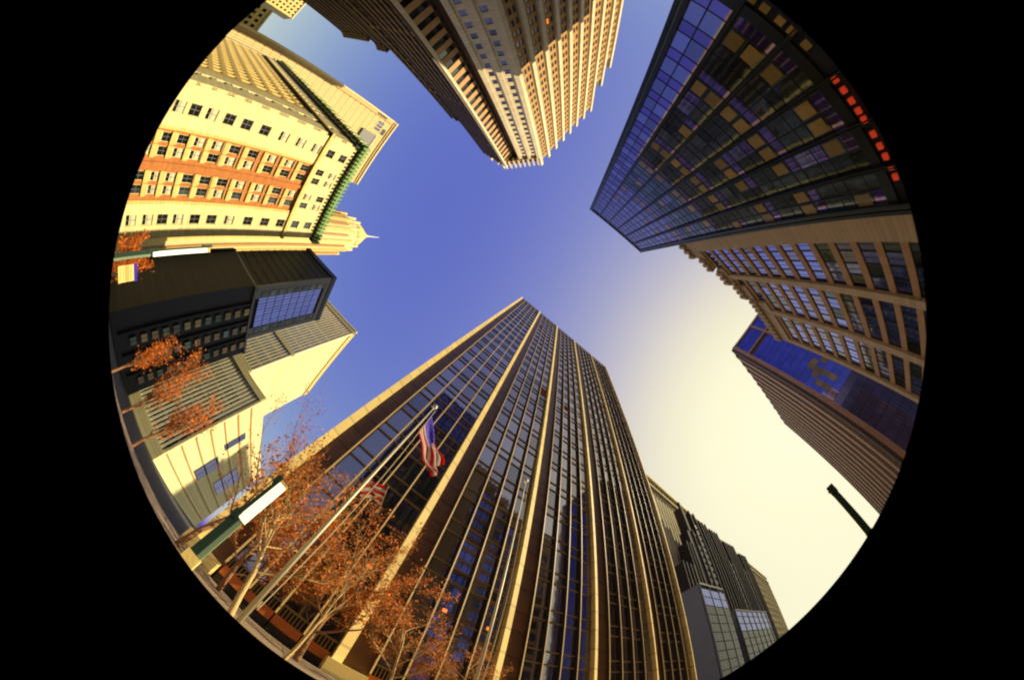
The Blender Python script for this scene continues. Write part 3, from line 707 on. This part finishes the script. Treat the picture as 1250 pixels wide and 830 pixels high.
# ------------------------------------------------------------------ stepped dark tower and yellow tower behind (lower right)
def deco_tower():
    B = Bld('stepped_tower', 'dark sooty stone tower with stepped setbacks and a small square turret', 'tower', (150, 60))
    V = 45.0
    secs = [(103, 113, 58), (113, 119.5, 72), (119.5, 122.4, 82), (122.4, 124.8, 99.5), (124.8, 130.5, 83), (130.5, 136.6, 99.5), (136.6, 140.5, 80), (140.5, 148.5, 96), (148.5, 152.5, 77), (152.5, 163, 94), (163, 168.5, 72), (168.5, 185.5, 89.5), (185.5, 191, 70), (191, 204, 85)]
    for a, b, h in secs:
        B.wall.prism([(a, V), (b, V), (b, V + 4.5), (a, V + 4.5)], 0, h, m_deco)
        fr = Fr((a, V), (0, -1)); w = b - a
        if w > 4.9:
            n = max(1, int(w / 3.2)); cw = w / n
            for i in range(n):
                for k in range(int((h - 8) / 4)):
                    B.w(fr, i * cw + cw * .28, 4 + k * 4, cw * .44, 2.4, 'plain_lit' if random.random() < .01 else 'plain_black', .02)
            for i in range(n + 1): B.wall.box(fr, min(max(0, i * cw - .35), w - .7), min(max(0, i * cw - .35), w - .7) + .7, -.1, .5, 0, h + .8, m_deco)
            for i in range(n): B.wall.box(fr, i * cw + .4, (i + 1) * cw - .4, 0, .2, h - 2.2, h - 1.2, m_deco)
    fe = Fr((103, V + 14), (-1, 0))
    t = MB(); t.wbox(123, 124.2, V + .2, V + 1.6, 99.5, 104, m_deco); B.part('turret', t)
    B.finish(100)
    Y = Bld('limestone_tower', 'pale yellow ribbed limestone tower rising behind the dark stepped tower', 'tower', (250, 80))
    P0 = Vector((100, 50.3)); P1 = Vector((409, 77.7)); d = (P1 - P0); L = d.length; d.normalize(); H = 121.6
    fr = Fr((P0.x, P0.y), (d.y, -d.x)); s_ = 30
    H2 = 100
    pl = [(P0.x, P0.y + .4), (P1.x, P1.y + .4), (P1.x - 2, P1.y + 30), (P0.x - 2, P0.y + 30)]
    Y.wall.prism(pl, 0, H, m_yel)
    n = 90; sp = L / n
    for i in range(n + 1):
        f = MB(); x = i * sp; f.fprism(fr, [(x - .45, 0), (x + .45, 0), (x + .45, .08), (x - .45, .38)], 0, H, m_yel); Y.part('rib', f)
    for i in range(n):
        for k in range(0, 28, 2): Y.w(fr, i * sp + .6, 4 + k * 4.2, sp - 1.2, 2.6, 'plain_grey', .0) if i > 40 else None
    c = MB(); c.box(fr, -.5, L, -.3, 1.3, H - 2, H, m_yel); c.box(fr, -.5, L, -.3, 1.1, H - 9, H - 8, m_yel); Y.part('cornice', c)
    Y.finish(100)
    for (u0, u1, v0, h, lab) in ((91, 110, 36.5, 40, 'low office block with pale glass top standing before the stepped tower, nearer the fins'), (116, 158, 36.5, 31, 'low wide block with pale grey glass wall near the bottom right edge')):
        G = Bld('glass_block', lab, 'building', ((u0 + u1) / 2, v0 + 4))
        G.wall.prism([(u0, v0 + .3), (u1, v0 + .3), (u1, v0 + 8), (u0, v0 + 8)], 0, h, m_dkframe)
        fr = Fr((u0, v0), (0, -1)); w = u1 - u0; n = int(w / 2.2); cw = w / n
        for i in range(n):
            for k in range(int(h / 3.4)): G.w(fr, i * cw + .1, 1 + k * 3.4, cw - .2, 3.1, 'plain_sky' if k * 3.4 > h - 12 else 'plain_black', .3)
        e = MB(); e.box(fr, 0, w, -.2, .55, h - .3, h + .4, m_dkframe); G.part('parapet', e)
        for i in range(0, n + 1, 3): e = MB(); e.box(fr, max(0, i * cw - .1), i * cw + .1, 0, .5, 0, h - .3, m_dkframe); G.part('pier', e)
        G.finish(80)
deco_tower()

# far pale block at the top left rim
def far_block():
    for (x, y, wx, wy, h, lab) in ((-262, -64, 22, 16, 78, 'far pale yellow building seen between the ribbed slab and the brown tower'), (-176, -30, 26, 14.5, 40, 'low cream wing at the foot of the tan slab near the upper left rim')):
        B = Bld('stone_block', lab, 'building', (x, y)); B.wall.prism([(x - wx, y), (x, y), (x, y + wy), (x - wx, y + wy)], 0, h, m_cream)
        fr = Fr((x + .2, y), (1, 0))
        for i in range(int(wy / 3)):
            for k in range(int(h / 4.5)): B.w(fr, i * 3 + .8, 3 + k * 4.5, 1.5, 2.2, 'plain_grey', .02)
        c = MB(); c.box(fr, -.4, wy + .4, -.6, .8, h - .8, h + .3, m_creamw); B.part('cornice', c); B.finish(60)
far_block()

# ------------------------------------------------------------------ flagpoles and flag
def flagpole(x, y, top, lab, rope=True, r=.08):
    t = thing('flagpole', lab, 'flagpole', (x, y, 0), 'flagpoles in the plaza')
    b = MB(); b.tube([(x, y, .12), (x, y, top * .35), (x, y, top)], [r, r * .9, r * .42], m_pole, 16); b.build('pole', t, True)
    b = MB(); b.lathe((x, y, 0), [(.32, 0), (.32, .06), (.2, .16), (.14, .28)], m_pole, 20); b.build('base_collar', t, True)
    b = MB(); b.lathe((x, y, top), [(.03, 0), (.05, .03), (.105, .1), (.13, .17), (.105, .25), (.05, .30), (.01, .32)], m_ball, 16); b.build('finial', t, True)
    b = MB(); b.tube([(x - .02, y, top - .03), (x - .14, y - .05, top - .05)], .03, m_pole, 6); b.build('truck', t)
    if rope:
        pts = [(x + .14 + .18 * math.sin(math.pi * k / 12) * (1 if k else 0), y - .03, top - .1 - (top - 1.3) * k / 12) for k in range(13)]
        b = MB(); b.tube(pts, .016, m_rope, 6); b.build('halyard', t)
    b = MB(); b.tube([(x + .1, y - .12, 1.25), (x + .1, y - .12, 1.5)], .02, m_pole, 6); b.tube([(x, y, 1.37), (x + .1, y - .12, 1.37)], .015, m_pole, 6); b.build('cleat', t)
flagpole(-.6, 9.0, 13.0, 'tall flagpole flying the striped flag, at the left of the plaza')
flagpole(5.6, 9.3, 13.0, 'bare flagpole beside the third yellow fin of the glass tower', r=.065)

def flag():
    root = thing('flag', 'red, white and blue stars and stripes flag hanging limp from the left flagpole', 'flag', (-.5, 9.0, 11))
    NX, NY = 46, 26
    P0 = Vector((-.44, 8.97, 12.45)); P1 = Vector((-.44, 8.97, 10.95))   # hoist
    T1 = Vector((1.36, 10.0, 11.25)); T0 = Vector((1.26, 10.0, 10.15))
    def pt(s, t):   # s along fly, t down hoist
        a = P0.lerp(P1, t); b = T1.lerp(T0, t)
        p = a.lerp(b, s); p.z -= .22 * math.sin(math.pi * s) * (1 - t * .4)
        w = s * .20
        p += Vector((.25, -1, .1)).normalized() * (w * math.sin(9.0 * s + 6.5 * t) + w * .5 * math.sin(15 * t + 3 * s))
        p.x += .10 * math.sin(14 * t + 2 * s) * s
        return p
    def cloth(name, m, cells):
        b = MB(); idx = {}
        vs = []; fs = []
        def V(i, j):
            if (i, j) not in idx: idx[(i, j)] = len(vs); vs.append(pt(i / NX, j / NY))
            return idx[(i, j)]
        for i, j in cells: fs.append((V(i, j), V(i + 1, j), V(i + 1, j + 1), V(i, j + 1)))
        b.add(vs, fs, m); o = b.build(name, root, True)
        so_ = o.modifiers.new('s', 'SOLIDIFY'); so_.thickness = .006; return o
    red = []; wh = []; bl = []
    for i in range(NX):
        for j in range(NY):
            if i < NX * .46 and j < 14: bl.append((i, j))
            elif (j // 2) % 2 == 0: red.append((i, j))
            else: wh.append((i, j))
    cloth('red_stripes', m_fred, red); cloth('white_stripes', m_fwhite, wh); cant = cloth('canton', m_fblue, bl)
    for r_ in range(9):
        for c in range(6 if r_ % 2 == 0 else 5):
            s = (c + .5 + (.5 if r_ % 2 else 0)) / 6 * .46; t = (r_ + .7) / 9.4 * 14 / 26
            st = MB()
            for sg in (-1, 1):
                c0 = pt(s, t); du = (pt(s + .01, t) - c0).normalized(); dv = (pt(s, t + .01) - c0).normalized(); n = du.cross(dv).normalized() * .009 * sg
                vs = [c0 + n]
                for k in range(10):
                    a = math.pi * k / 5; rr = .034 if k % 2 == 0 else .014; vs.append(c0 + n - dv * rr * math.cos(a) + du * rr * math.sin(a))
                st.add(vs, [(0, 1 + k, 1 + (k + 1) % 10) for k in range(10)], m_fwhite)
            q = st.build('star'); q.parent = cant
flag()

def facade_flag():
    t = thing('facade_flag', 'red and white striped banner flag on a slanted staff fixed to the glass tower', 'flag', (.2, 20, 12.4))
    b = MB(); b.tube([(.9, 20.4, 12.2), (.2, 18.2, 13.6)], [.035, .02], m_pole, 8); b.build('staff', t)
    b = MB(); b.tube([(.9, 20.45, 12.2), (.87, 20.3, 12.3)], .09, m_pole, 8); b.build('bracket', t)
    b = MB(); b.lathe((.2, 18.2, 13.58), [(.02, 0), (.06, .05), (.02, .12)], m_ball, 10); b.build('finial', t)
    NX, NY = 30, 12
    def pt(s, k):
        p = Vector((.22, 18.25, 13.55)).lerp(Vector((.62, 19.5, 12.75)), k)
        p += Vector((-1.5, -.5, -.45)) * s + Vector((.2, -.4, .9)) * (.20 * s * math.sin(8 * s + 4 * k)) + Vector((0, 0, -.3)) * s * s
        return p
    for nm, mm, par in (('red_stripes', m_fred, 0), ('white_stripes', m_fwhite, 1)):
        for j0 in range(0, NY, 2):
            if (j0 // 2) % 2 != par: continue
            vs = [pt(i / NX, (j0 + j) / NY) for j in range(3) for i in range(NX + 1)]; w = NX + 1
            fs = [(j * w + i, j * w + i + 1, (j + 1) * w + i + 1, (j + 1) * w + i) for j in range(2) for i in range(NX)]
            b = MB(); b.add(vs, fs, mm); o = b.build('stripe', t, True); q = o.modifiers.new('s', 'SOLIDIFY'); q.thickness = .006
facade_flag()

# ------------------------------------------------------------------ street lamps with tall white lanterns
def lamp(x, y, rz, lab, s=1.0):
    t = thing('street_lamp', lab, 'street lamp', (x, y, 0), 'street lamps with tall lanterns'); t.rotation_euler = (0, 0, rz)
    def part(name, f):
        b = MB(); f(b); me = b.mesh(name); o = bpy.data.objects.new(name, me); COL.objects.link(o); o.parent = t
    part('post', lambda b: b.wbox(-.17 * s, .05 * s, -.16 * s, .16 * s, .955, 2.75, m_lampd))
    part('side_panel', lambda b: b.wbox(.052 * s, .17 * s, -.12 * s, .12 * s, .96, 2.7, m_lampg))
    part('plinth', lambda b: b.wbox(-.2 * s, .2 * s, -.2 * s, .2 * s, 0, .95, m_fin))
    part('lantern', lambda b: b.wbox(-.03 * s, .20 * s, -.17 * s, .17 * s, 2.78, 4.55, m_lampw))
    part('back_plate', lambda b: (b.wbox(-.13 * s, -.035 * s, -.19 * s, .19 * s, 2.76, 4.62, m_lampd)))
    part('bracket', lambda b: b.wbox(-.22 * s, -.02 * s, -.2 * s, .2 * s, 2.62, 2.92, m_lampd))
    part('cap', lambda b: (b.wbox(-.20 * s, -.04 * s, -.21 * s, .21 * s, 4.40, 4.7, m_lampd), b.wbox(-.04 * s, .21 * s, -.18 * s, .18 * s, 4.56, 4.64, m_fin)))
lamp(-2.3, 8.7, R(8), 'street lamp with glowing white lantern in front of the first yellow fin', 1.0)
lamp(-7.7, 4.6, R(60), 'street lamp with white lantern at the left rim below the cream building', .5)
lamp(7.95, -.9, R(14), 'backlit street lamp standing alone against the bright sky at right', .42)

# ------------------------------------------------------------------ sign at the left rim
t = thing('street_sign', 'yellow street sign with blue edge on a post near the left rim', 'sign', (-15.2, 10.0, 0))
b = MB(); b.tube([(-15.2, 10, 0), (-15.2, 10, 3.0)], .05, m_lampd, 8); b.build('post', t)
fr = Fr((-15.14, 10.0), (.83, -.55)); b = MB(); b.box(fr, -.38, .38, .02, .1, 1.75, 2.75, m_fin); [b.box(fr, -.3, .3, .1, .106, 1.9 + .16 * k, 1.93 + .16 * k, m_rbr) for k in range(5)]; b.build('board', t)
b = MB(); b.box(fr, -.42, .42, .0, .08, 2.76, 2.95, m_fblue); b.build('edge_strip', t)

# ------------------------------------------------------------------ trees
def tree(name, x, y, h, spread, lab, seed, nleaf=3500, bark=m_bark, lean=(0, 0), trunk_r=.14, first=.35, lmix=(m_leafb, m_leafo), leaf=.09, up=.75, group='autumn trees around the plaza', nlimb=9):
    rn = random.Random(seed)
    t = thing(name, lab, 'tree', (x, y, 0), group)
    tb = MB(); tips = []
    def limb(p, d, L, r, depth):
        n = 5; pts = [p.copy()]; rs = [r]; q = p.copy(); dd = d.copy()
        for i in range(n):
            dd = (dd + Vector((rn.uniform(-1, 1), rn.uniform(-1, 1), rn.uniform(-.4, .8))) * .16).normalized()
            q = q + dd * L / n; pts.append(q.copy()); rs.append(max(.004, r * (1 - .72 * (i + 1) / n)))
            if depth >= 2: tips.append((q.copy(), dd.copy()))
        tb.tube(pts, rs, bark, 6 if depth else 8, False)
        if depth < 3:
            for i in range(4 if depth else 0) if depth else []:
                pass
            k = nlimb if depth == 0 else (5 if depth == 1 else 4)
            for i in range(k):
                f = (first + (1 - first) * (i + rn.random()) / k) if depth == 0 else (.25 + .75 * (i + rn.random()) / k)
                j = min(n - 1, int(f * n)); fr_ = f * n - j; pp = pts[j].lerp(pts[j + 1], min(1, fr_))
                a = rn.uniform(0, 2 * math.pi) if depth else i * 2.4 + rn.uniform(-.4, .4)
                if depth == 0: nd = Vector((math.cos(a) * spread, math.sin(a) * spread, up))
                else: nd = (d + Vector((rn.uniform(-1, 1), rn.uniform(-1, 1), rn.uniform(-.3, .8))) * .9)
                limb(pp, nd.normalized(), L * (.5 if depth == 0 else .52), max(.006, rs[j] * .55), depth + 1)
    limb(Vector((x, y, 0)), Vector((lean[0], lean[1], 1)).normalized(), h * .85, trunk_r, 0)
    tb.build('trunk', t, True)
    cb = MB()
    for i in range(nleaf):
        q, dd = rn.choice(tips); c = q + Vector((rn.gauss(0, .16), rn.gauss(0, .16), rn.gauss(0, .16)))
        u = Vector((rn.uniform(-1, 1), rn.uniform(-1, 1), rn.uniform(-1, 1))).normalized(); v = u.orthogonal().normalized()
        a = leaf * rn.choice((.35, .5, .7, .9, 1.25)) * rn.uniform(.8, 1.1)
        cb.add([c - u * a, c - v * a * .55 + u * a * .1, c + u * a, c + v * a * .55], [(0, 1, 2, 3)], lmix[0] if rn.random() < .6 else lmix[1])
    cb.build('crown', t)
tree('street_tree', -1.0, 11.2, 6.2, .8, 'slender tree with forked pale trunk and brown leaves just right of the white lantern', 3, 2600, m_bark2, (-.12, .02), .12, .4)
tree('street_tree', -4.6, 14.5, 9.2, .9, 'tall thin tree with almost bare violet-brown twigs showing against the sky left of the tower', 5, 2600, m_bark, (.03, 0), .15, .35, leaf=.07)
tree('street_tree', 1.6, 15.5, 8.0, 1.0, 'broad autumn tree with dense rusty leaves between the first two yellow fins', 8, 6000, m_bark, (.05, 0), .16, .25, leaf=.10)
tree('street_tree', 5.6, 16.2, 5.6, 1.0, 'small nearly bare tree with pale twisting branches before the second glass bay', 12, 2600, m_bark2, (.05, -.02), .11, .3, leaf=.08)
tree('street_tree', -2.6, 16.5, 7.0, 1.0, 'bushy orange tree growing against the corner fin of the glass tower', 21, 4200, m_bark, (0, 0), .14, .2, leaf=.10)
tree('street_tree', 9.4, 16.4, 4.6, 1.0, 'low rusty tree at the foot of the third yellow fin', 31, 2600, m_bark2, (0, 0), .09, .3, leaf=.08)
tree('street_tree', -12.2, 19.0, 5.6, .2, 'narrow upright orange tree in front of the striped white tower', 41, 1700, m_bark, (.05, .0), .12, .12, (m_leafo, m_leafo), .10, 1.5)
tree('street_tree', -15.6, 20.2, 6.6, .2, 'tallest narrow orange tree before the charcoal office block', 44, 1900, m_bark, (.05, .0), .12, .12, (m_leafo, m_leafo), .10, 1.5)
tree('street_tree', -16.6, 17.5, 4.6, .2, 'short narrow orange tree left of the tallest one, near the left rim', 47, 1200, m_bark, (.06, .0), .10, .12, (m_leafo, m_leafo), .10, 1.5)
tree('street_tree', -21, 12.6, 3.4, .8, 'round orange tree at the left rim before the cream building', 51, 1800, m_bark, (0, 0), .12, .2, (m_leafo, m_leafo), .12, .8)
tree('street_tree', .95, 12.2, 5.0, .45, 'young tree with two thin pale stems crossing the foot of the second yellow fin', 61, 900, m_bark2, (.14, .05), .075, .45, leaf=.07, up=1.4, nlimb=6)
